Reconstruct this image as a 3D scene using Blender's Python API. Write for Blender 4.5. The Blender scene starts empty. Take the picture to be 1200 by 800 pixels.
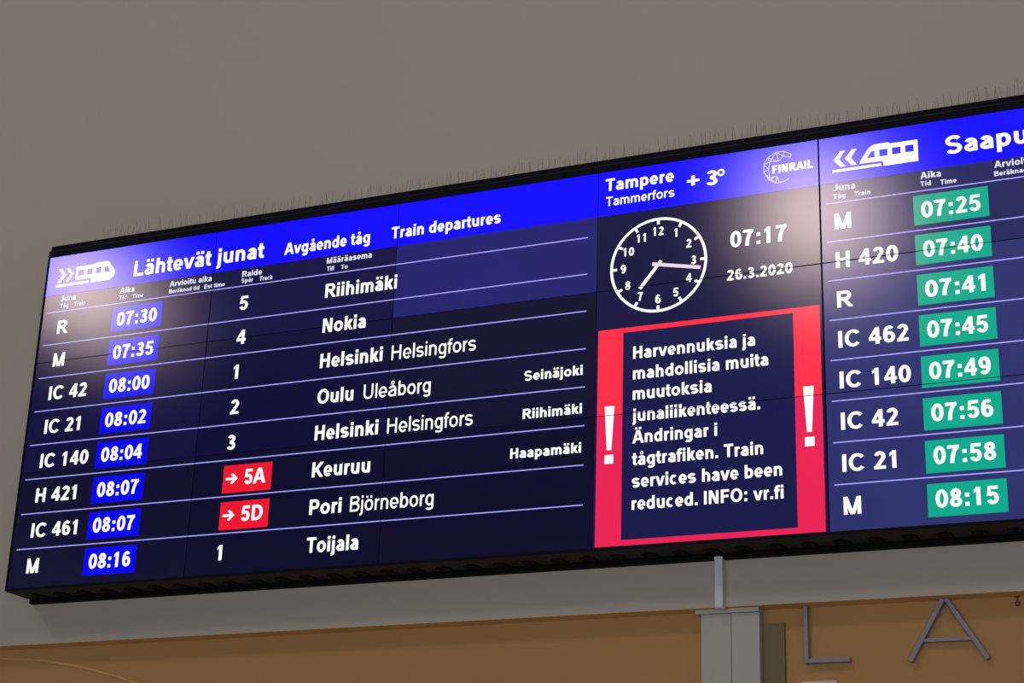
import bpy, math, random
from mathutils import Matrix, Vector
random.seed(4)
S = bpy.context.scene
C = S.collection
R = math.radians
Z0 = 5.169            # height of the screens' top edge above the hall floor

# ---------------------------------------------------------------- camera
cam_d = bpy.data.cameras.new('camera')
cam = bpy.data.objects.new('camera', cam_d)
C.objects.link(cam)
cam_d.sensor_width = 36.0
cam_d.lens = 2106.816 * 36.0 / 1200.0
cam_d.clip_end = 200
cam.matrix_world = (Matrix.Translation((5.75623, -6.95028, Z0 - 3.56894)) @ Matrix.Rotation(0.41970884, 4, 'Z')
                    @ Matrix.Rotation(1.92302781, 4, 'X') @ Matrix.Rotation(0.03488257, 4, 'Z'))
S.camera = cam

# ---------------------------------------------------------------- world, exposure
S.view_settings.view_transform = 'Standard'
S.view_settings.look = 'None'
S.view_settings.exposure = 0.0
S.view_settings.gamma = 1.0
S.view_settings.use_curve_mapping = False
W = bpy.data.worlds.new('hall_daylight')
S.world = W
W.use_nodes = True
W.node_tree.nodes['Background'].inputs[0].default_value = (0.86, 0.93, 1.0, 1)
W.node_tree.nodes['Background'].inputs[1].default_value = 0.07
LAMP_POWER = 18.0      # emission strength of the pendant globes
LAMP_COLOR = (1.0, 0.87, 0.78)
LAMPS = [(-2.42, -3.37, 1.42), (3.17, -3.72, 1.37), (8.8, -4.1, 1.37)]
GLOBE = .30

# added unseen fill for the wall and recess, low across the hall
wl = bpy.data.lights.new('hall_fill', 'AREA'); wl.shape = 'RECTANGLE'; wl.size = 18; wl.size_y = 3.4
wl.energy = 620; wl.color = (.86, .90, 1.0)
wo = bpy.data.objects.new('hall_fill', wl); C.objects.link(wo)
wo.location = (5, -17, 2.0); wo.rotation_euler = (R(90), 0, 0)

# ---------------------------------------------------------------- materials
def s2l(c):
    return tuple((v / 255 / 12.92 if v / 255 <= .04045 else ((v / 255 + .055) / 1.055) ** 2.4) for v in c)

def mat(name, rgb, rough=.6, metal=0., spec=.5, noise=0., scale=8., bump=0., bscale=60.):
    m = bpy.data.materials.new(name); m.use_nodes = True
    nt = m.node_tree; b = nt.nodes['Principled BSDF']
    col = s2l(rgb)
    b.inputs['Base Color'].default_value = (*col, 1)
    b.inputs['Roughness'].default_value = rough
    b.inputs['Metallic'].default_value = metal
    b.inputs['Specular IOR Level'].default_value = spec
    tc = nt.nodes.new('ShaderNodeTexCoord')
    if noise:
        n = nt.nodes.new('ShaderNodeTexNoise'); n.inputs['Scale'].default_value = scale; n.inputs['Detail'].default_value = 5
        mx = nt.nodes.new('ShaderNodeMix'); mx.data_type = 'RGBA'
        mx.inputs[6].default_value = (*[v * (1 - noise) for v in col], 1)
        mx.inputs[7].default_value = (*[min(1, v * (1 + noise)) for v in col], 1)
        nt.links.new(tc.outputs['Object'], n.inputs['Vector'])
        nt.links.new(n.outputs['Fac'], mx.inputs[0]); nt.links.new(mx.outputs[2], b.inputs['Base Color'])
    if bump:
        n2 = nt.nodes.new('ShaderNodeTexNoise'); n2.inputs['Scale'].default_value = bscale; n2.inputs['Detail'].default_value = 4
        bp = nt.nodes.new('ShaderNodeBump'); bp.inputs['Strength'].default_value = bump; bp.inputs['Distance'].default_value = .002
        nt.links.new(tc.outputs['Object'], n2.inputs['Vector'])
        nt.links.new(n2.outputs['Fac'], bp.inputs['Height']); nt.links.new(bp.outputs[0], b.inputs['Normal'])
    return m

SCREEN_ROUGH = .222
SCREEN_GLOSS = (.082, .073, .078, 1)
def lit(name, rgb, strength=1.0, noise=.0, rough=None):
    """a lit area of the screen: the panel's own light under its matt anti-glare face"""
    m = bpy.data.materials.new(name); m.use_nodes = True
    nt = m.node_tree; nt.nodes.clear()
    out = nt.nodes.new('ShaderNodeOutputMaterial'); add = nt.nodes.new('ShaderNodeAddShader')
    b = nt.nodes.new('ShaderNodeEmission'); b.inputs['Color'].default_value = (*s2l(rgb), 1); b.inputs['Strength'].default_value = strength
    g = nt.nodes.new('ShaderNodeBsdfGlossy'); g.distribution = 'BECKMANN'
    g.inputs['Color'].default_value = SCREEN_GLOSS; g.inputs['Roughness'].default_value = rough or SCREEN_ROUGH
    nt.links.new(b.outputs[0], add.inputs[0]); nt.links.new(g.outputs[0], add.inputs[1]); nt.links.new(add.outputs[0], out.inputs['Surface'])
    if noise:
        tc = nt.nodes.new('ShaderNodeTexCoord'); n = nt.nodes.new('ShaderNodeTexNoise'); n.inputs['Scale'].default_value = 3.5
        mr = nt.nodes.new('ShaderNodeMapRange')
        mr.inputs[3].default_value = strength * (1 - noise); mr.inputs[4].default_value = strength * (1 + noise)
        nt.links.new(tc.outputs['Object'], n.inputs['Vector']); nt.links.new(n.outputs['Fac'], mr.inputs[0])
        nt.links.new(mr.outputs[0], b.inputs['Strength'])
    return m

M_wall = mat('painted_plaster', (196, 190, 177), .85, noise=.03, scale=1.3, bump=.15)
M_ochre = mat('ochre_plaster', (196, 150, 96), .85, noise=.06, scale=1.1, bump=.15)
M_pillar = mat('pillar_paint', (196, 196, 186), .7, noise=.03, scale=4)
M_pillar_shade = mat('olive_pillar_shade', (128, 112, 80), .6, noise=.06, scale=5)  # dark tone standing in for the pillar's shadow on the ochre wall
M_black = mat('black_case', (17, 16, 28), .75, spec=.15, noise=.15, scale=14)
M_under = mat('dark_grey_case', (48, 46, 45), .7, spec=.2, noise=.35, scale=9)
M_clip = mat('black_rubber', (12, 12, 12), .8, spec=.15)
M_wire = mat('dull_steel', (104, 100, 94), .6)
M_duct = mat('white_plastic', (232, 232, 240), .5)
M_steel = mat('grey_painted_steel', (150, 146, 160), .45, noise=.06, scale=12)
M_bronze = mat('brown_metal', (110, 74, 44), .5)
M_floor = mat('stone_floor', (168, 162, 150), .5, noise=.1, scale=2)
M_ceil = mat('ceiling_paint', (170, 168, 160), .8)
M_sign = mat('cream_panel', (235, 215, 180), .6)

E_white = lit('screen_white', (255, 255, 255), 1.15)
E_soft = lit('screen_dim_white', (228, 230, 255), 1.0)
E_pink = lit('screen_pale_pink', (238, 214, 236), 1.0)
E_line = lit('screen_lavender', (170, 164, 255), 1.0)
E_blue = lit('screen_blue', (6, 0, 255), 1.0)
E_box = lit('screen_royal_blue', (4, 0, 232), 1.0)
E_green = lit('screen_green', (10, 168, 140), 1.0)
E_red = lit('screen_red', (236, 22, 48), 1.0)
E_frame_hi = lit('screen_coral_red', (255, 46, 72), 1.0)
E_frame_lo = lit('screen_crimson', (232, 36, 84), 1.0)
E_notice = lit('screen_indigo', (24, 24, 74), 1.0)
E_logo = lit('screen_pale_blue', (196, 196, 255), 1.0)

# ---------------------------------------------------------------- mesh helpers
def link(name, me, m, parent=None, loc=None):
    o = bpy.data.objects.new(name, me); C.objects.link(o)
    if m is not None: me.materials.append(m)
    if parent is not None: o.parent = parent
    if loc is not None: o.location = loc
    return o

class MB:
    def __init__(s): s.v = []; s.f = []
    def poly(s, pts):
        i = len(s.v); s.v += [tuple(p) for p in pts]; s.f.append(tuple(range(i, i + len(pts))))
    def box(s, x0, x1, y0, y1, z0, z1):
        i = len(s.v)
        s.v += [(x, y, z) for z in (z0, z1) for y in (y0, y1) for x in (x0, x1)]
        s.f += [(i, i+2, i+3, i+1), (i+4, i+5, i+7, i+6), (i, i+1, i+5, i+4), (i+2, i+6, i+7, i+3), (i, i+4, i+6, i+2), (i+1, i+3, i+7, i+5)]
    def prism(s, pts, y0, y1):
        """pts in the x-z plane, extruded from y0 (front) to y1"""
        i = len(s.v); n = len(pts)
        s.v += [(x, y0, z) for x, z in pts] + [(x, y1, z) for x, z in pts]
        s.f.append(tuple(range(i, i+n))); s.f.append(tuple(range(i+2*n-1, i+n-1, -1)))
        for k in range(n):
            j = (k+1) % n; s.f.append((i+k, i+n+k, i+n+j, i+j))
    def lathe(s, prof, seg=24, c=(0, 0, 0)):
        i = len(s.v)
        for r, z in prof:
            for k in range(seg):
                a = 2*math.pi*k/seg; s.v.append((c[0]+r*math.cos(a), c[1]+r*math.sin(a), c[2]+z))
        for q in range(len(prof)-1):
            for k in range(seg):
                j = (k+1) % seg
                s.f.append((i+q*seg+k, i+q*seg+j, i+(q+1)*seg+j, i+(q+1)*seg+k))
    def build(s, name, m, parent=None, loc=None, bevel=0, smooth=False):
        me = bpy.data.meshes.new(name); me.from_pydata(s.v, [], s.f)
        import bmesh
        bm = bmesh.new(); bm.from_mesh(me); bmesh.ops.remove_doubles(bm, verts=bm.verts, dist=1e-6)
        if bevel:
            bmesh.ops.recalc_face_normals(bm, faces=bm.faces)
            bmesh.ops.bevel(bm, geom=list(bm.edges), offset=bevel, segments=2, affect='EDGES', profile=.6)
        bm.to_mesh(me); bm.free()
        if smooth:
            for p in me.polygons: p.use_smooth = True
        return link(name, me, m, parent, loc)

def tag(o, label=None, cat=None, group=None, kind=None):
    if label: o['label'] = label
    if cat: o['category'] = cat
    if group: o['group'] = group
    if kind: o['kind'] = kind
    return o

def empty(name, loc):
    o = bpy.data.objects.new(name, None); C.objects.link(o); o.location = loc; o.empty_display_size = .2
    return o

def shape(name, loops, y, m, parent):
    """flat filled outline with holes, on the screen"""
    cu = bpy.data.curves.new('outline', 'CURVE'); cu.dimensions = '2D'; cu.fill_mode = 'BOTH'
    for L in loops:
        sp = cu.splines.new('POLY'); sp.points.add(len(L)-1); sp.use_cyclic_u = True
        for p, (a, b) in zip(sp.points, L): p.co = (a, b, 0, 1)
    t = bpy.data.objects.new('outline', cu)
    me = bpy.data.meshes.new_from_object(t)
    bpy.data.objects.remove(t); bpy.data.curves.remove(cu)
    me.materials.clear()
    for v in me.vertices: v.co = (v.co.x, y, v.co.y)
    return link(name, me, m, parent)

# ---------------------------------------------------------------- stroke lettering (grotesque, bold and regular)
def arc(cx, cy, rx, ry, a0, a1, n=None, e=2.08):
    n = n or max(4, int(abs(a1-a0)/15))
    o = []
    for k in range(n+1):
        a = R(a0+(a1-a0)*k/n); c, s = math.cos(a), math.sin(a)
        o.append((cx+rx*math.copysign(abs(c)**(2/e), c), cy+ry*math.copysign(abs(s)**(2/e), s)))
    return o

ADV_B = dict(zip('ABCDEFGHIJKLMNOPRSTUVabcdefghijklmnoprstuv', (722,722,722,722,667,611,778,722,278,556,722,611,833,722,778,667,722,667,611,722,667,
             556,611,556,611,556,333,611,611,278,278,556,278,889,611,611,611,389,556,333,611,556)))
ADV_R = dict(zip('ABCDEFGHIJKLMNOPRSTUVabcdefghijklmnoprstuv', (667,667,722,722,667,611,778,722,278,500,667,556,833,722,778,667,722,667,611,722,667,
             556,556,500,556,556,278,556,556,222,222,500,222,833,556,556,556,333,500,278,556,500)))
BASE = {'ä': 'a', 'å': 'a', 'ö': 'o', 'Ä': 'A'}
_gc = {}
def glyph(ch, w):
    """returns (advance, polygons) in units of the cap height; w: 'b' bold, 'm' medium, 'r' regular"""
    if (ch, w) in _gc: return _gc[ch, w]
    V, H = {'x': (.27, .22), 'b': (.228, .182), 'm': (.175, .148), 'r': (.145, .128)}[w]
    A = (ADV_R if w == 'r' else ADV_B)
    b = BASE.get(ch, ch)
    k = 1/716
    adv = (A.get(b) or (556 if ch.isdigit() else {' ': 278, ':': 333, '.': 278, '!': 333, '+': 584}.get(ch, 556)))*k
    X = .725; out = []
    def Q(*p): out.append(list(p))
    def B(x0, y0, x1, y1): Q((x0, y0), (x1, y0), (x1, y1), (x0, y1))
    def D(x0, y0, x1, y1, t=None):
        t = (t or V)*.5*1.06; Q((x0-t, y0), (x0+t, y0), (x1+t, y1), (x1-t, y1))
    def P(pts, closed=False, v=V, h=H):
        n = len(pts); L = []; Rr = []
        for i in range(n):
            if closed: p0, p1 = pts[i-1], pts[(i+1) % n]
            else: p0, p1 = pts[max(0, i-1)], pts[min(n-1, i+1)]
            dx, dy = p1[0]-p0[0], p1[1]-p0[1]; d = math.hypot(dx, dy) or 1
            nx, ny = -dy/d, dx/d; q = math.sqrt((v*nx)**2+(h*ny)**2)*2
            ox, oy = v*v*nx/q, h*h*ny/q
            L.append((pts[i][0]+ox, pts[i][1]+oy)); Rr.append((pts[i][0]-ox, pts[i][1]-oy))
        for i in range(n if closed else n-1):
            j = (i+1) % n; Q(L[i], L[j], Rr[j], Rr[i])
    sb = .1 if w != 'r' else .11
    rb = .06
    l, r = sb, adv-sb
    L_, R_ = rb, adv-rb       # round glyph bounds
    v2, h2 = V/2, H/2
    cx = adv/2
    def ell(a, c, bt, tp): P(arc((a+c)/2, (bt+tp)/2, (c-a)/2-v2, (tp-bt)/2-h2, 0, 345, 23), True)
    if b == 'A':
        D(v2+.0, 0, cx-.03, 1); D(adv-v2, 0, cx+.03, 1); B(.24*adv, .22, .76*adv, .22+H)
    elif b == 'V':
        D(cx-.03, 0, v2, 1); D(cx+.03, 0, adv-v2, 1)
    elif b == 'B':
        B(l, 0, l+V, 1); r = adv-.06
        P([(l, 1-h2)]+arc(r-.30, .765, .27-v2, .235-h2, 90, -90)+[(l, .53)]); P([(l, .53)]+arc(r-.28, .265+h2*.3, .28-v2, .265-h2*.7, 90, -90)+[(l, h2)])
    elif b == 'C':
        P(arc(cx+.03, .5, (R_-L_)/2+.035-v2, .51-h2, 40, 320))
    elif b == 'G':
        P(arc(cx+.03, .5, (R_-L_)/2+.035-v2, .51-h2, 40, 320)); B(R_-V, .12, R_, .5); B(cx, .5-H, R_, .5)
    elif b == 'D':
        B(l, 0, l+V, 1); P([(l, 1-h2)]+arc(cx-.02, .5, R_-cx+.02-v2, .5-h2, 90, -90)+[(l, h2)])
    elif b == 'E':
        B(l, 0, l+V, 1); B(l, 0, adv-.07, H); B(l, 1-H, adv-.09, 1); B(l, .51-h2, adv-.12, .51+h2)
    elif b == 'F':
        B(l, 0, l+V, 1); B(l, 1-H, adv-.06, 1); B(l, .5-h2, adv-.12, .5+h2)
    elif b == 'H':
        B(l, 0, l+V, 1); B(r-V, 0, r, 1); B(l, .52-h2, r, .52+h2)
    elif b == 'I':
        B(cx-v2, 0, cx+v2, 1)
    elif b == 'J':
        r = adv-.1; P([(r-v2, 1)]+arc((r+.03)/2, .29, (r-.03)/2-v2, .3-h2, 0, -165))
    elif b == 'K':
        B(l, 0, l+V, 1); D(l+V*.8, .33, r-.04, 1, V*1.15); D(l+V+.12, .55, adv-v2-.02, 0, V*1.15)
    elif b == 'L':
        B(l, 0, l+V, 1); B(l, 0, adv-.04, H)
    elif b == 'M':
        B(l, 0, l+V*.93, 1); B(r-V*.93, 0, r, 1); D(cx-.02, 0, l+v2+.01, 1, V*.9); D(cx+.02, 0, r-v2-.01, 1, V*.9)
    elif b == 'N':
        B(l, 0, l+V*.95, 1); B(r-V*.95, 0, r, 1); D(r-v2-.03, 0, l+v2+.03, 1, V*1.05)
    elif b == 'O':
        ell(L_, R_, -.01, 1.01)
    elif b == 'P':
        B(l, 0, l+V, 1); P([(l, 1-h2)]+arc(adv-.36, .68, .30-v2, .32-h2, 90, -90)+[(l, .36+h2)])
    elif b == 'R':
        B(l, 0, l+V, 1); P([(l, 1-h2)]+arc(adv-.40, .71, .31-v2, .29-h2, 90, -90)+[(l, .42+h2)]); D(cx+.02, .46, adv-v2, 0, V*1.12)
    elif b in 'Ss':
        T = 1.01 if b == 'S' else X+.01; l, r = (L_, R_) if b == 'S' else (.04, adv-.04)
        rx = (r-l)/2-v2; q = (T+.01)/4; ry = q+h2*.0-(h2*.5)
        yt = T-h2-ry; yb = -.01+h2+ry
        P(arc(cx, yt, rx, ry, 25, 235, 12, 2.1)+[(cx, (yt+yb)/2)]+list(reversed(arc(cx, yb, rx, ry, -155, 55, 12, 2.1))))
    elif b == 'T':
        B(cx-v2, 0, cx+v2, 1); B(.03, 1-H, adv-.03, 1)
    elif b == 'U':
        P([(l+v2, 1)]+arc(cx, .34, (r-l)/2-v2, .35-h2, 180, 360)+[(r-v2, 1)])
    elif b == 'a':
        l = .055; r = adv-.075; ry = .2
        P(arc((l+r)/2, X+.01-h2-ry, (r-l)/2-v2, ry, 155, 0)+[(r-v2, .0)])
        P([(r-v2, .43)]+[((l+r)/2, .42)]+arc((l+r)/2-.02, .205, (r-l)/2-v2-.02, .215-h2, 100, 270)+arc((l+r)/2-.02, .22, (r-l)/2-v2, .23-h2, 275, 330, 4))
    elif b in 'bp':
        l = .09; B(l, 0 if b == 'b' else -.28, l+V, 1 if b == 'b' else X); ell(l, adv-.06, -.01, X+.01)
    elif b in 'dg':
        r = adv-.09; ell(.06, r, -.01 if b == 'd' else .0, X+.01)
        if b == 'd': B(r-V, 0, r, 1)
        else: P([(r-v2, X)]+arc((r+.08)/2, -.08, (r-.08)/2-v2, .2-h2*.9, 0, -155))
    elif b == 'c':
        P(arc(cx, X/2, cx-.05-v2, X/2+.01-h2, 48, 312))
    elif b == 'e':
        P(arc(cx, X/2, cx-.05-v2, X/2+.01-h2, 0, 318)); B(.05+v2, X/2-.03-H*.38, adv-.052, X/2-.03+H*.38)
    elif b == 'f':
        P([(cx-.03, 0)]+arc(cx+.15, .8, .18, .21-h2, 180, 90, 5)+[(adv-.0, 1.01-h2)]); B(.01, X-H, adv-.02, X)
    elif b in 'hnm':
        l = .09; r = adv-.09; B(l, 0, l+V, 1 if b == 'h' else X)
        if b == 'm':
            for a0, a1 in ((l, cx+v2), (cx-v2, r)):
                P([(a0+v2, .3)]+arc((a0+a1)/2, X+.01-h2-.2, (a1-a0)/2-v2, .2, 180, 0)+[(a1-v2, 0)])
        else: P([(l+v2, .3)]+arc((l+r)/2, X+.01-h2-.22, (r-l)/2-v2, .22, 180, 0)+[(r-v2, 0)])
    elif b == 'i':
        B(cx-v2, 0, cx+v2, X); B(cx-v2, 1-H*1.05, cx+v2, 1)
    elif b == 'j':
        P([(cx, X)]+arc(cx-.16, -.1, .16, .19-h2, 0, -95, 6)); B(cx-v2, 1-H*1.05, cx+v2, 1)
    elif b == 'k':
        l = .09; B(l, 0, l+V, 1); D(l+V*.9, .2, adv-v2-.05, X, V*1.1); D(l+V+.08, .42, adv-v2-.01, 0, V*1.1)
    elif b == 'l':
        B(cx-v2, 0, cx+v2, 1)
    elif b == 'o':
        ell(.05, adv-.05, -.01, X+.01)
    elif b == 'r':
        l = .09; B(l, 0, l+V, X); P([(l+v2, .3)]+arc(adv-.03, X-.3, adv-.03-l-v2, .31-h2, 180, 92, 6))
    elif b == 't':
        P([(cx-.02, .93)]+arc(cx+.13, .2, .15, .21-h2, 180, 270, 6)+[(adv-.02, -.01+h2)]); B(.01, X-H, adv-.03, X)
    elif b == 'u':
        l = .09; r = adv-.09; B(r-V, 0, r, X); P([(l+v2, X)]+arc((l+r)/2, -.01+h2+.22, (r-l)/2-v2, .22, 180, 360)+[(r-v2, .45)])
    elif b == 'v':
        D(cx-.02, 0, v2, X, V*.95); D(cx+.02, 0, adv-v2, X, V*.95)
    elif b == '0':
        ell(.045, .735, -.01, 1.01)
    elif b == '1':
        x = .5 if w != 'r' else .46
        B(x-V, 0, x, 1); Q((.14, .66), (.14, .66+H*1.15), (x-V*.5, 1), (x, 1), (x-V, .80))
    elif b == '2':
        P(arc(.38, .71, .30-v2*.9, .3-h2, 165, -30, 13)+[(.2, .12)]); B(.05, 0, .70, H); Q((.05, 0), (.3, 0), (.33, .2), (.14, .2))
    elif b == '3':
        P(arc(.37, .745, .28-v2*.9, .265-h2, 160, -85, 14, 2.1)+[(.3, .53)]); P([(.3, .53)]+arc(.37, .275, .32-v2, .285-h2, 85, -165, 15, 2.1))
    elif b == '4':
        B(.40, 0, .40+V, 1); B(.03, .21, .73, .21+H); Q((.03, .21+H), (.22, .21+H), (.50, .80), (.44, 1), (.40, 1))
    elif b == '5':
        B(.16, 1-H, .68, 1); Q((.07, .45), (.25, .47), (.33, 1), (.15, 1)); P(arc(.38, .33, .33-v2, .34-h2, 140, -160, 16))
    elif b in '69':
        pl = arc(.40, .5, .34-v2, .51-h2, 48, 300, 18)
        n0 = len(out); P(pl); P(arc(.40, .33, .33-v2, .34-h2, 0, 345, 23), True)
        if b == '9': out[n0:] = [[(.78-x, 1-y) for x, y in q] for q in out[n0:]]
    elif b == '7':
        B(.06, 1-H, .71, 1); P([(.62, 1-H*.6), (.46, .72), (.34, .38), (.30, 0)])
    elif b == '8':
        P(arc(.39, .745, .29-v2, .265-h2, 0, 345, 23, 2.1), True); P(arc(.39, .275, .33-v2, .285-h2, 0, 345, 23, 2.1), True)
    elif b == ':':
        B(cx-v2, 0, cx+v2, V*.95); B(cx-v2, X-V*.95, cx+v2, X)
    elif b == '.':
        B(cx-v2, 0, cx+v2, V*.95)
    elif b == '!':
        B(cx-v2, 0, cx+v2, V*.95); Q((cx-v2*.6, .3), (cx+v2*.6, .3), (cx+v2, 1), (cx-v2, 1))
    elif b == '+':
        B(.08, .42-h2, adv-.08, .42+h2); B(cx-v2*.85, .08, cx+v2*.85, .78)
    if ch in 'äö':
        for s in (-1, 1): B(cx+s*.165-v2*.9, .83, cx+s*.165+v2*.9, .83+H)
    if ch == 'Ä':
        for s in (-1, 1): B(cx+s*.17-v2*.9, 1.07, cx+s*.17+v2*.9, 1.07+H*.9)
    if ch == 'å':
        P(arc(cx, .92, .11, .1, 0, 330, 11), True, .085, .075)
    _gc[ch, w] = (adv, out)
    return _gc[ch, w]

TY = -.0016      # depth of the lettering in front of the panel faces
def text(name, body, x, z, cap, parent, m=None, w='b', x1=None, right=None, y=TY, gap=None):
    """x, z: left end and baseline; x1: right end to fit; right: right-aligned end"""
    adv = 0; items = []
    for ch in body:
        a, g = glyph(ch, w); items.append((adv, g)); adv += a
    xs = [p[0]+o for o, g in items for q in g for p in q]
    lo, hi = min(xs), max(xs)
    sx = cap
    if x1 is not None: sx = (x1-x)/(hi-lo)
    if right is not None: x = right-(hi-lo)*cap
    mb = MB(); res = None
    for ch, (o, g) in list(zip(body, items))+[(' ', (0, []))]:
        if ch == ' ':                       # every word is a part of its own
            if mb.f:
                me = bpy.data.meshes.new(name); me.from_pydata(mb.v, [], mb.f)
                res = link(name, me, m or E_white, parent)
            mb = MB()
        for q in g: mb.poly([(x+(px+o-lo)*sx, y, z+py*cap) for px, py in q])
    return res

def rect(name, x0, x1, z0, z1, m, parent, y=-.0008):
    mb = MB(); mb.box(x0, x1, y, 0.0004, min(z0, z1), max(z0, z1))
    return mb.build(name, m, parent)

# ================================================================ the setting
def Zw(z): return Z0+z
WE = -1.985      # underside of the upper wall, board coordinates
def structure(name, boxes, m):
    mb = MB()
    for b in boxes: mb.box(*b)
    return tag(mb.build(name, m), kind='structure')
structure('floor', [(-16, 22, -28, 2.5, -.2, 0)], M_floor)
structure('wall_front', [(-9, 14, .22, .30, Zw(WE)+.002, 9.6)], M_wall)                      # upper wall the board is fixed to
structure('wall_back', [(-9, 14, .32, .50, 0, Zw(WE)+.02)], M_ochre)                     # recessed ochre wall below it
structure('ceiling_recess', [(-9, 14, .2205, .50, Zw(WE), Zw(WE)+.06)], mat('pale_ochre_soffit', (236, 196, 140), .85, noise=.05, scale=1.1))        # soffit
structure('ceiling', [(-16, 22, -28, .30, 9.6, 9.75)], M_ceil)
# dark strip drawn as the pillar's shadow, and the curved bead low on the left
structure('pillar_shade', [(3.690, 3.805, .300, .32, 0, Zw(-2.048))], M_pillar_shade)
mb = MB()
ctl = [(-1.2, -2.015), (-.6, -2.015), (-.25, -2.021), (-.12, -2.030), (.02, -2.042), (.25, -2.082), (.48, -2.140), (.70, -2.21), (.95, -2.32), (1.15, -2.45)]
for i in range(len(ctl)-1):
    (xa, za), (xb, zb) = ctl[i], ctl[i+1]
    mb.prism([(xa, Zw(za)), (xb, Zw(zb)), (xb, Zw(zb)-.010), (xa, Zw(za)-.010)], .315, .32)
tag(mb.build('trim_2', mat('light_ochre_bead', (222, 176, 112), .7)), kind='structure')

# pillar under the wall: two flat facing boards with a joint, under a thin capital
pil = MB(); pil.box(3.461, 3.709, .266, .32, 0, Zw(-2.006))
pl = tag(pil.build('pillar', mat('pillar_core', (120, 120, 114), .8)), kind='structure')
for a, b_ in ((3.459, 3.588), (3.591, 3.711)):
    q = MB(); q.box(a, b_, .258, .3195, 0, Zw(-2.006)); q.build('facing_board', M_pillar, pl)
cp = MB(); cp.box(3.438, 3.714, .240, .3195, Zw(-2.005), Zw(-1.987))
cp.build('capital', M_pillar, pl)

# ================================================================ the departure board
PW, PH, NC = 1.02, .58425, 7
board = tag(empty('departure_board', (0, 0, Z0)),
            'long black video wall board showing train departures, clock, notice and arrivals', 'departure board')
XR = NC*PW
BOT = -3*PH
c = MB()
c.box(-.0095, XR+.0095, .012, .176, BOT-.011, .030)          # body behind the panels
c.build('case', M_black, board)
c = MB(); c.box(-.0095, XR+.0095, -.004, .012, .0, .030); c.box(-.0095, XR+.0095, .010, .178, .030, .0685)
c.build('top_rail', M_black, board, bevel=.0015)
c = MB(); c.box(-.0095, XR+.0095, -.005, .011, .031, .036); c.build('trim_strip', mat('bezel_edge', (40, 38, 54), .6, spec=.2), board)
for a in (-.0095, XR):
    c = MB(); c.box(a, a+.0095, -.004, .012, BOT-.011, .0); c.build('side_rail', M_black, board)
c = MB(); c.box(0, XR, -.004, .012, BOT-.011, BOT); c.build('bottom_rail', M_black, board)
c = MB(); c.box(-.008, XR+.008, .004, .176, BOT-.0125, BOT-.011); c.build('bottom_plate', M_under, board)
c = MB(); c.box(-.006, XR, .186, .219, BOT-.034, -.3); c.build('mounting_rail', M_clip, board)
# clips along the underside
cl = MB(); cl.box(-.030, .030, .095, .176, -.005, 0); cl.box(-.014, .016, .080, .095, -.003, 0)
clip0 = cl.build('clip', M_clip, board, (.10, 0, BOT-.0125))
x = .10
for i in range(1, 52):
    x += .138
    if x > XR-.06: break
    o = clip0.copy(); C.objects.link(o); o.parent = board; o.location = (x, random.uniform(-.008, .004), BOT-.0125)

# panels: seven columns by three rows, each its own black level
LEVEL = {(0, 0): (22, 18, 62), (1, 0): (18, 16, 66), (2, 0): (35, 34, 108), (3, 0): (20, 19, 62), (4, 0): (34, 38, 92),
         (0, 1): (17, 14, 60), (1, 1): (12, 9, 54), (2, 1): (13, 12, 46), (3, 1): (20, 20, 64), (4, 1): (46, 50, 110),
         (0, 2): (15, 14, 46), (1, 2): (9, 8, 42), (2, 2): (10, 8, 42), (3, 2): (25, 24, 70), (4, 2): (46, 50, 108)}
for (i, j), cc in list(LEVEL.items()): pass
for j in range(3):
    for i in range(NC):
        cc = LEVEL.get((i, j), (46, 50, 108))
        mb = MB(); mb.box(i*PW+.0012, (i+1)*PW-.0012, 0, .012, -(j+1)*PH+.0012, -j*PH-.0012)
        p = mb.build('screen_panel', lit('panel_black_level', cc, 1.0, noise=.12), board)
        if (i, j) == (2, 0): tag(p, 'panel with a raised, brighter blue black level')
# narrow black panel edges, which stand a hair in front of the picture
for i in range(1, NC):
    wd = .0032 if i >= 4 else .0007
    mb = MB(); mb.box(i*PW-wd, i*PW+wd, -.0026, 0, BOT, 0); mb.build('panel_edge', M_clip, board)
for j in range(1, 3):
    for i in range(NC):
        wd = .0014 if i >= 3 else .0007
        mb = MB(); mb.box(i*PW, (i+1)*PW, -.0025, 0, -j*PH-wd, -j*PH+wd); mb.build('panel_edge', M_clip, board)

LP = .17809; L0 = -.3125
# blue header bands
rect('header_band', 0, 3*PW, 0, -.2185, E_blue, board)
rect('header_band', 3*PW, 4*PW, 0, -.2185, E_blue, board)
rect('header_band', 4*PW, XR, 0, -.2185, E_blue, board)

# ---- departures
text('heading_text', 'Lähtevät junat', .541, -.176, .0835, board, x1=1.304)
text('heading_text', 'Avgående tåg', 1.421, -.179, .0615, board, x1=1.892)
text('heading_text', 'Train departures', 2.008, -.176, .0595, board, x1=2.577)
def labels(items, w='b'):
    for t, x, x1, z, cap in items:
        text('column_label', t, x, z, cap, board, E_soft, w, x1=x1)
labels([('Juna', .101, .198, -.2575, .031), ('Tåg', .104, .157, -.2935, .0225), ('Train', .192, .261, -.2935, .0225),
        ('Aika', .468, .557, -.2595, .031), ('Tid', .469, .514, -.2945, .0225), ('Time', .549, .615, -.2965, .0225),
        ('Arvioitu aika', .767, 1.014, -.262, .031), ('Beräknad tid', .767, .946, -.2985, .0225), ('Est time', .975, 1.094, -.2995, .0225),
        ('Raide', 1.190, 1.303, -.265, .031), ('Spår', 1.189, 1.255, -.296, .0225), ('Track', 1.292, 1.366, -.298, .0225),
        ('Määräasema', 1.664, 1.908, -.2585, .031), ('Till', 1.667, 1.706, -.2965, .0225), ('To', 1.744, 1.781, -.2975, .0225)])
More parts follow.
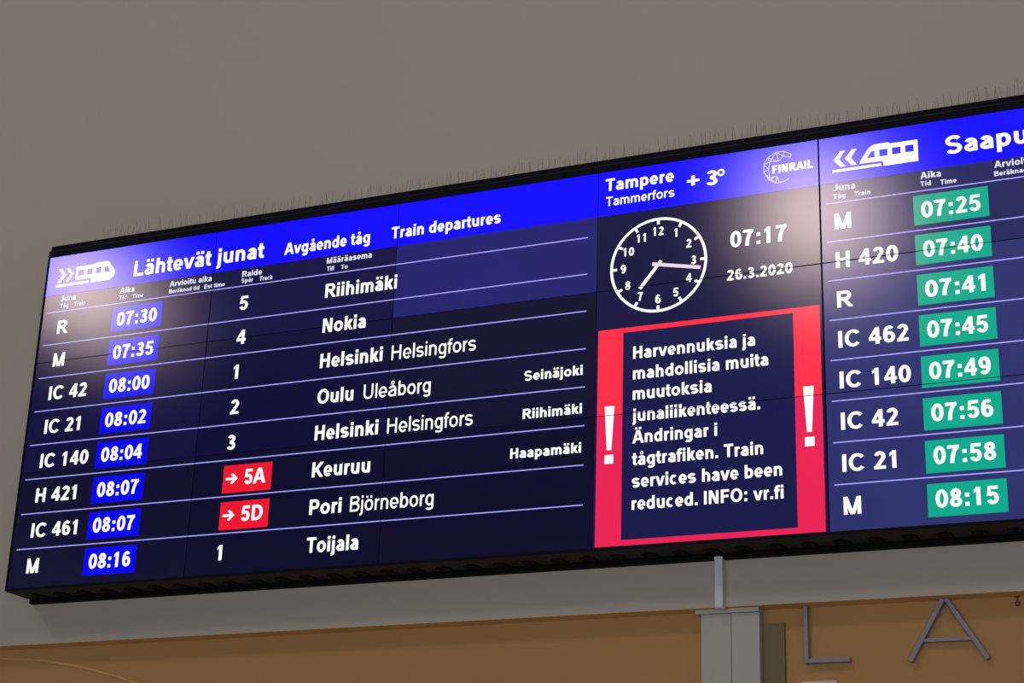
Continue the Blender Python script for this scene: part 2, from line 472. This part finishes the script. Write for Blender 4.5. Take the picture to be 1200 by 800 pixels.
for k in range(8):
    rect('divider_line', .0266, 3.0126, L0-LP*k+.0024, L0-LP*k-.0024, E_line, board)
DEP = [('R', '07:30', '5', 'Riihimäki', '', ''), ('M', '07:35', '4', 'Nokia', '', ''), ('IC 42', '08:00', '1', 'Helsinki', 'Helsingfors', ''),
       ('IC 21', '08:02', '2', 'Oulu', 'Uleåborg', 'Seinäjoki'), ('IC 140', '08:04', '3', 'Helsinki', 'Helsingfors', 'Riihimäki'),
       ('H 421', '08:07', '5A', 'Keuruu', '', 'Haapamäki'), ('IC 461', '08:07', '5D', 'Pori', 'Björneborg', ''), ('M', '08:16', '1', 'Toijala', '', '')]
EXT = {'Riihimäki': 2.052, 'Nokia': 1.899, 'Helsinki': 1.999, 'Oulu': 1.858, 'Keuruu': 1.970, 'Pori': 1.835, 'Toijala': 1.934,
       'Helsingfors': (2.046, 2.477), 'Uleåborg': (1.912, 2.257), 'Björneborg': (1.879, 2.300)}
for k, (num, tm, tr, dst, dst2, via) in enumerate(DEP):
    z = -.436-.17805*k
    text('train_number', num, .104, z, .0725, board)
    bz = -.333-.17809*k
    bx = rect('time_box', .439, .739, bz, bz-.1345, E_box, board)
    text('departure_time', tm, .470, z, .0725, bx, x1=.709, y=TY)
    if len(tr) == 1: text('track_number', tr, 1.192, z-.004, .0725, board)
    else:
        tb = rect('track_box', 1.187, 1.451, z+.096, z-.039, E_red, board)
        text('track_number', tr, 1.306, z-.003, .0735, tb, x1=1.420)
        zc = z+.030
        shape('arrow', [[(1.204, zc+.006), (1.244, zc+.006), (1.229, zc+.021), (1.240, zc+.026), (1.268, zc), (1.240, zc-.026), (1.229, zc-.021), (1.244, zc-.006), (1.204, zc-.006)]],
              TY, E_white, tb)
    text('destination_name', dst, 1.668, z, .0715, board, x1=EXT[dst])
    if dst2:
        a, b2 = EXT[dst2]; text('destination_name', dst2, a, z-.001, .0715, board, w='r', x1=b2)
    if via: text('via_station', via, 0, z+.0025, .0465, board, right=3.0005)

# train pictograms
def picto(body, wins, bar, chs):
    shape('train_pictogram', [body]+wins, TY, E_white, board)
    shape('track_bar', [bar], TY, E_white, board)
    for q in chs: shape('chevron', [q], TY, E_white, board)
picto([(.178, -.0747), (.293, -.0747), (.302, -.068), (.3634, -.0668), (.3777, -.0708), (.4154, -.1174), (.4237, -.1362), (.4183, -.1549), (.3932, -.173), (.2809, -.1739), (.2799, -.154), (.2675, -.1480), (.1788, -.1480)],
      [[(.191, -.0950), (.228, -.0950), (.228, -.128), (.191, -.128)], [(.2481, -.0950), (.282, -.0950), (.282, -.1285), (.2481, -.1285)],
       [(.303, -.0950), (.337, -.0950), (.337, -.128), (.303, -.128)], [(.3574, -.096), (.3772, -.097), (.3935, -.1295), (.3574, -.1285)]],
      [(.060, -.1615), (.2634, -.1615), (.2634, -.1735), (.060, -.1745)],
      [[(.0685, -.0740), (.0867, -.0740), (.117, -.110), (.0855, -.1495), (.0672, -.1495), (.0950, -.1100)],
       [(.1166, -.0740), (.1329, -.0740), (.1642, -.110), (.1337, -.1495), (.1177, -.1495), (.1440, -.1100)]])
picto([(4.508, -.0716), (4.508, -.1718), (4.3604, -.1718), (4.3593, -.1538), (4.3507, -.1475), (4.2583, -.1455), (4.2616, -.1321), (4.2951, -.0832), (4.3098, -.0700), (4.3276, -.0645), (4.3821, -.0640), (4.3906, -.0710)],
      [[(4.2901, -.1250), (4.307, -.0975), (4.3237, -.0926), (4.3237, -.1250)], [(4.344, -.0930), (4.379, -.0930), (4.379, -.1255), (4.344, -.1255)],
       [(4.3985, -.0925), (4.435, -.0925), (4.435, -.1245), (4.3985, -.1245)], [(4.4543, -.0915), (4.4903, -.0915), (4.4903, -.1238), (4.4543, -.1238)]],
      [(4.1399, -.1580), (4.3504, -.1580), (4.3504, -.1695), (4.1399, -.1695)],
      [[(4.177, -.0725), (4.196, -.0725), (4.1700, -.1105), (4.1955, -.1462), (4.1741, -.1462), (4.1455, -.1105)],
       [(4.2270, -.0725), (4.2466, -.0725), (4.2210, -.1105), (4.2441, -.1462), (4.2239, -.1462), (4.1949, -.1105)]])

# ---- town, temperature, logo, clock, date
text('heading_text', 'Tampere', 3.095, -.0965, .0605, board, x1=3.421)
text('heading_text', 'Tammerfors', 3.098, -.1715, .0455, board, w='m', x1=3.424)
text('temperature', '+', 3.482, -.136, .068, board, x1=3.540)
text('temperature', '3', 3.573, -.143, .0715, board, x1=3.624)
ring = [(3.640+.0175*math.cos(R(a)), -.088+.0175*math.sin(R(a))) for a in range(0, 360, 20)]
ring2 = [(3.640+.0085*math.cos(R(a)), -.088+.0085*math.sin(R(a))) for a in range(0, 360, 20)]
shape('degree_ring', [ring, ring2], TY, E_white, board)
text('company_name', 'FINRAIL', 3.8735, -.1315, .0385, board, w='x', x1=4.0555, y=-.0020)
def lines(name, segs, w, m, parent, y=TY):
    mb = MB()
    for (xa, za), (xb, zb) in segs:
        d = math.hypot(xb-xa, zb-za); nx, nz = -(zb-za)/d*w/2, (xb-xa)/d*w/2
        mb.poly([(xa+nx, y, za+nz), (xb+nx, y, zb+nz), (xb-nx, y, zb-nz), (xa-nx, y, za-nz)])
    me = bpy.data.meshes.new(name); me.from_pydata(mb.v, [], mb.f); return link(name, me, m, parent)
O_ = [(3.961, -.052), (3.9296, -.0324), (3.8927, -.0299), (3.8536, -.0507), (3.8362, -.0824), (3.8357, -.1185), (3.8568, -.1585), (3.89, -.1793), (3.9167, -.1781), (3.9486, -.167)]
I_ = [(3.9557, -.0638), (3.9242, -.055), (3.9019, -.0767), (3.8634, -.0723), (3.8577, -.1076), (3.8603, -.1512), (3.8923, -.1455), (3.9034, -.1742)]
sg = list(zip(O_, O_[1:]))+list(zip(I_, I_[1:]))+[(O_[1], I_[1]), (O_[2], I_[1]), (O_[2], I_[2]), (O_[2], I_[3]), (O_[3], I_[3]), (O_[3], I_[2]), (O_[4], I_[3]), (O_[4], I_[4]),
      (O_[5], I_[4]), (O_[5], I_[5]), (O_[6], I_[5]), (O_[6], I_[6]), (O_[7], I_[6]), (O_[7], I_[5]), (O_[8], I_[7]), (O_[0], I_[0])]
lines('logo_ring', sg, .0036, E_logo, board)

cx0, cz0, cr = 3.349, -.4900, .2255
clock = None
o_ = [(cx0+cr*math.cos(R(a)), cz0+cr*math.sin(R(a))) for a in range(0, 360, 4)]
i_ = [(cx0+(cr-.0125)*math.cos(R(a)), cz0+(cr-.0125)*math.sin(R(a))) for a in range(0, 360, 4)]
clock = shape('clock_face', [o_, i_], TY, E_white, board)
for h in range(1, 13):
    a = R(90-30*h); u = (math.cos(a), math.sin(a))
    lines('hour_mark', [((cx0+(cr-.032)*u[0], cz0+(cr-.032)*u[1]), (cx0+(cr-.006)*u[0], cz0+(cr-.006)*u[1]))], .0125, E_white, clock)
    s = str(h); cap = .0405; rr = .1635 if h not in (10, 11, 12) else .160
    adv = sum(glyph(q, 'b')[0] for q in s)*cap
    px, pz = cx0+rr*u[0], cz0+rr*u[1]
    o = text('numeral', s, px, pz-cap/2, cap, clock)
    xs = [v.co.x for v in o.data.vertices]; mid = (min(xs)+max(xs))/2
    for v in o.data.vertices: v.co.x = px+(v.co.x-mid)*.92
def hand(name, ang, ln, tail, w, m, y):
    a = R(90-ang); u = (math.cos(a), math.sin(a))
    return lines(name, [((cx0-tail*u[0], cz0-tail*u[1]), (cx0+ln*u[0], cz0+ln*u[1]))], w, m, clock, y)
hand('hour_hand', 219, .135, .022, .0155, E_white, -.0019)
tag(hand('minute_hand', 101.5, .199, .028, .0165, E_pink, -.0022), 'pale pink minute hand')
text('digital_time', '07:17', 3.680, -.4565, .0760, board, x1=3.931)
text('date_text', '26.3.2020', 3.663, -.6095, .0495, board, x1=3.954)

# ---- notice
hs = -2*PH
rect('notice_background', 3.189, 3.9515, -.793, -1.7255, E_notice, board, y=-.0007)
def frame_part(za, zb, m, top):
    mb = MB()
    mb.box(3.072, 3.189, -.0010, .0004, zb, za); mb.box(3.9515, 4.066, -.0010, .0004, zb, za)
    if top: mb.box(3.189, 3.9515, -.0010, .0004, -.793, za)
    else: mb.box(3.189, 3.9515, -.0010, .0004, zb, -1.7255)
    return mb.build('notice_frame', m, board)
frame_part(-.771, hs, E_frame_hi, True); frame_part(hs, -1.7495, E_frame_lo, False)
NOT = [('Harvennuksia ja', -.9205, 3.784), ('mahdollisia muita', -1.0155, 3.840), ('muutoksia', -1.1085, 3.591), ('junaliikenteessä.', -1.2065, 3.802),
       ('Ändringar i', -1.3050, 3.614), ('tågtrafiken. Train', -1.4030, 3.812), ('services have been', -1.5010, 3.891), ('reduced. INFO: vr.fi', -1.5985, 3.895)]
for t, z, x1 in NOT: text('notice_text', t, 3.236, z, .0575, board, x1=x1)
for xc in (3.1300, 4.0095):
    shape('exclamation_mark', [[(xc-.0222, -1.127), (xc+.0222, -1.127), (xc+.0105, -1.325), (xc-.0105, -1.325)]], TY, E_white, board)
    shape('exclamation_dot', [[(xc-.0200, -1.347), (xc+.0200, -1.347), (xc+.0200, -1.386), (xc-.0200, -1.386)]], TY, E_white, board)

# ---- arrivals
text('heading_text', 'Saapuvat junat', 4.624, -.1620, .0835, board)
labels([('Juna', 4.139, 4.236, -.2580, .031), ('Tåg', 4.139, 4.192, -.2940, .0225), ('Train', 4.231, 4.299, -.2945, .0225),
        ('Aika', 4.512, 4.598, -.2585, .031), ('Tid', 4.511, 4.555, -.2920, .0225), ('Time', 4.594, 4.661, -.2965, .0225),
        ('Arvioitu aika', 4.818, 5.065, -.2560, .031), ('Beräknad tid', 4.815, 4.994, -.2935, .0225)])
for k in range(8):
    rect('divider_line', 4.106, XR-.05, L0-LP*k+.0024, L0-LP*k-.0024, E_line, board)
ARR = [('M', '07:25'), ('H 420', '07:40'), ('R', '07:41'), ('IC 462', '07:45'), ('IC 140', '07:49'), ('IC 42', '07:56'), ('IC 21', '07:58'), ('M', '08:15')]
for k, (num, tm) in enumerate(ARR):
    z = -.4370-.17845*k
    text('train_number', num, 4.1415, z, .0735, board)
    bz = -.3320-.1792*k
    bx = rect('time_box', 4.4775, 4.7860, bz, bz-.1350, E_green, board)
    tag(bx, 'green time box')
    text('arrival_time', tm, 4.509, z, .0735, bx, x1=4.7525)

# ---- bird spikes on the top edge
rl = MB(); rl.box(.05, XR-.05, .075, .100, .0685, .0715)
strip = rl.build('bird_spike_strip', M_wire, board)
sp = MB(); n = 4
for k in range(n):
    a0, a1 = 2*math.pi*k/n, 2*math.pi*(k+1)/n; r_ = .0008
    sp.poly([(r_*math.cos(a0), r_*math.sin(a0), 0), (r_*math.cos(a1), r_*math.sin(a1), 0), (r_*.7*math.cos(a1), r_*.7*math.sin(a1), .100), (r_*.7*math.cos(a0), r_*.7*math.sin(a0), .100)])
sp0 = None; x = .26; rest = MB()
for i in range(400):
    x += random.uniform(.010, .026)
    if x > XR-.08: break
    if x > 5.1:
        t = x+random.uniform(-.01, .01); rest.box(x-.0006, x+.0006, .087, .0882, .0710, .0710+.11); continue
    if sp0 is None: o = sp0 = sp.build('spike', M_wire, strip)
    else: o = sp0.copy(); C.objects.link(o); o.parent = strip
    o.location = (x, .0875, .0710)
    o.rotation_euler = (random.choice((-.5, 0, 0, .35))*random.uniform(.4, 1), random.uniform(-.16, .16), 0)
    o.scale = (1, 1, random.uniform(.78, 1.05))
tag(rest.build('spike', M_wire, strip), kind='stuff')

# ================================================================ things on and under the wall
d = MB(); d.box(3.5435, 3.5775, .190, .2195, Zw(-1.992), Zw(BOT-.0125))
d2 = MB(); d2.box(3.5435, 3.5775, .164, .1755, Zw(-1.800), Zw(BOT-.0135))
duct = tag(empty('cable_duct', (3.56, .22, Zw(-1.992))), 'narrow white cable duct running down the wall from the board to the pillar', 'cable duct')
q = MB(); q.box(-.0170, .0170, -.041, -.0005, 0, .2150); q.build('duct_cover', M_duct, duct, bevel=.0012)
q = MB(); q.box(-.0185, .0185, -.030, -.0005, -.003, .003); q.build('end_cap', M_duct, duct)

def bar_poly(pa, pb, w):
    (xa, za), (xb, zb) = pa, pb; dd = math.hypot(xb-xa, zb-za); nx, nz = -(zb-za)/dd*w/2, (xb-xa)/dd*w/2
    return [(xa+nx, za+nz), (xb+nx, zb+nz), (xb-nx, zb-nz), (xa-nx, za-nz)]
LT = -1.985
s = tag(empty('sign_letter', (3.9, .30, Zw(LT))), 'grey metal letter L hanging under the wall edge right of the pillar', 'sign letter')
q = MB(); q.prism([(-.008, 0), (.009, 0), (.009, -.237), (-.008, -.237)], -.018, .018); q.build('upright', M_steel, s, bevel=.001)
q = MB(); q.prism([(.009, -.219), (.180, -.219), (.180, -.237), (.009, -.237)], -.0178, .0178); q.build('foot_bar', M_steel, s, bevel=.001)
s = tag(empty('sign_letter', (4.4716, .30, Zw(LT))), 'grey metal letter A with thin crossbar hanging under the wall edge', 'sign letter')
q = MB(); q.prism(bar_poly((-.006, -.001), (-.147, -.246), .018), -.018, .018); q.build('stroke', M_steel, s, bevel=.001)
q = MB(); q.prism(bar_poly((.006, -.001), (.159, -.247), .018), -.018, .018); q.build('stroke', M_steel, s, bevel=.001)
q = MB(); q.prism([(-.088, -.157), (.097, -.157), (.105, -.171), (-.096, -.171)], -.012, .012); q.build('crossbar', M_steel, s, bevel=.001)

hk = tag(empty('ceiling_hook', (4.754, .31, Zw(WE))), 'small brown hook hanging under the wall edge at the far right', 'hook')
q = MB(); q.lathe([(0.0, 0), (.010, 0), (.010, -.003), (.0022, -.004), (.0022, -.020), (0, -.020)], 10); q.build('shank', M_bronze, hk)
q = MB(); nn = 12
for i in range(nn):
    for j in range(6):
        def tp(i, j):
            a = 2*math.pi*i/nn; b = 2*math.pi*j/6; rr = .008+.003*math.cos(b)
            return (rr*math.cos(a), .003*math.sin(b), -.030+rr*math.sin(a))
        q.poly([tp(i, j), tp(i+1, j), tp(i+1, j+1), tp(i, j+1)])
q.build('ring', M_bronze, hk)

sgn = MB(); sgn.box(3.872, 4.020, .308, .3198, Zw(-2.56), Zw(-2.292))
tag(sgn.build('wall_sign', M_sign, bevel=.003), 'pale cream panel on the ochre wall below the letter L, only its top edge showing', 'sign')

# ================================================================ pendant lamps of the hall (above and behind the viewer)
glow = bpy.data.materials.new('lamp_globe'); glow.use_nodes = True
b = glow.node_tree.nodes['Principled BSDF']
b.inputs['Base Color'].default_value = (.9, .88, .84, 1)
b.inputs['Emission Color'].default_value = (*LAMP_COLOR, 1); b.inputs['Emission Strength'].default_value = LAMP_POWER
for i, (lx, ly, lz) in enumerate(LAMPS):
    lab = ['glowing globe pendant lamp left of the departure board', 'glowing globe pendant lamp in front of the board clock', 'glowing globe pendant lamp right of the arrivals board'][i]
    t = tag(empty('pendant_lamp', (lx, ly, Zw(lz)-GLOBE)), lab, 'lamp', 'globe lamps over the hall')
    q = MB(); rr = GLOBE
    q.lathe([(rr*math.sin(R(a)), rr-rr*math.cos(R(a))) for a in range(2, 172, 10)], 24); q.build('globe', glow, t, smooth=True)
    q = MB(); q.lathe([(0, .70), (.02, .70), (.09, .64), (.12, .58), (0, .58)], 20); q.build('cap', M_black, t, smooth=False)
    q = MB(); q.lathe([(.012, .68), (.012, 9.6-(Zw(lz)-GLOBE))], 10); q.build('rod', M_black, t)
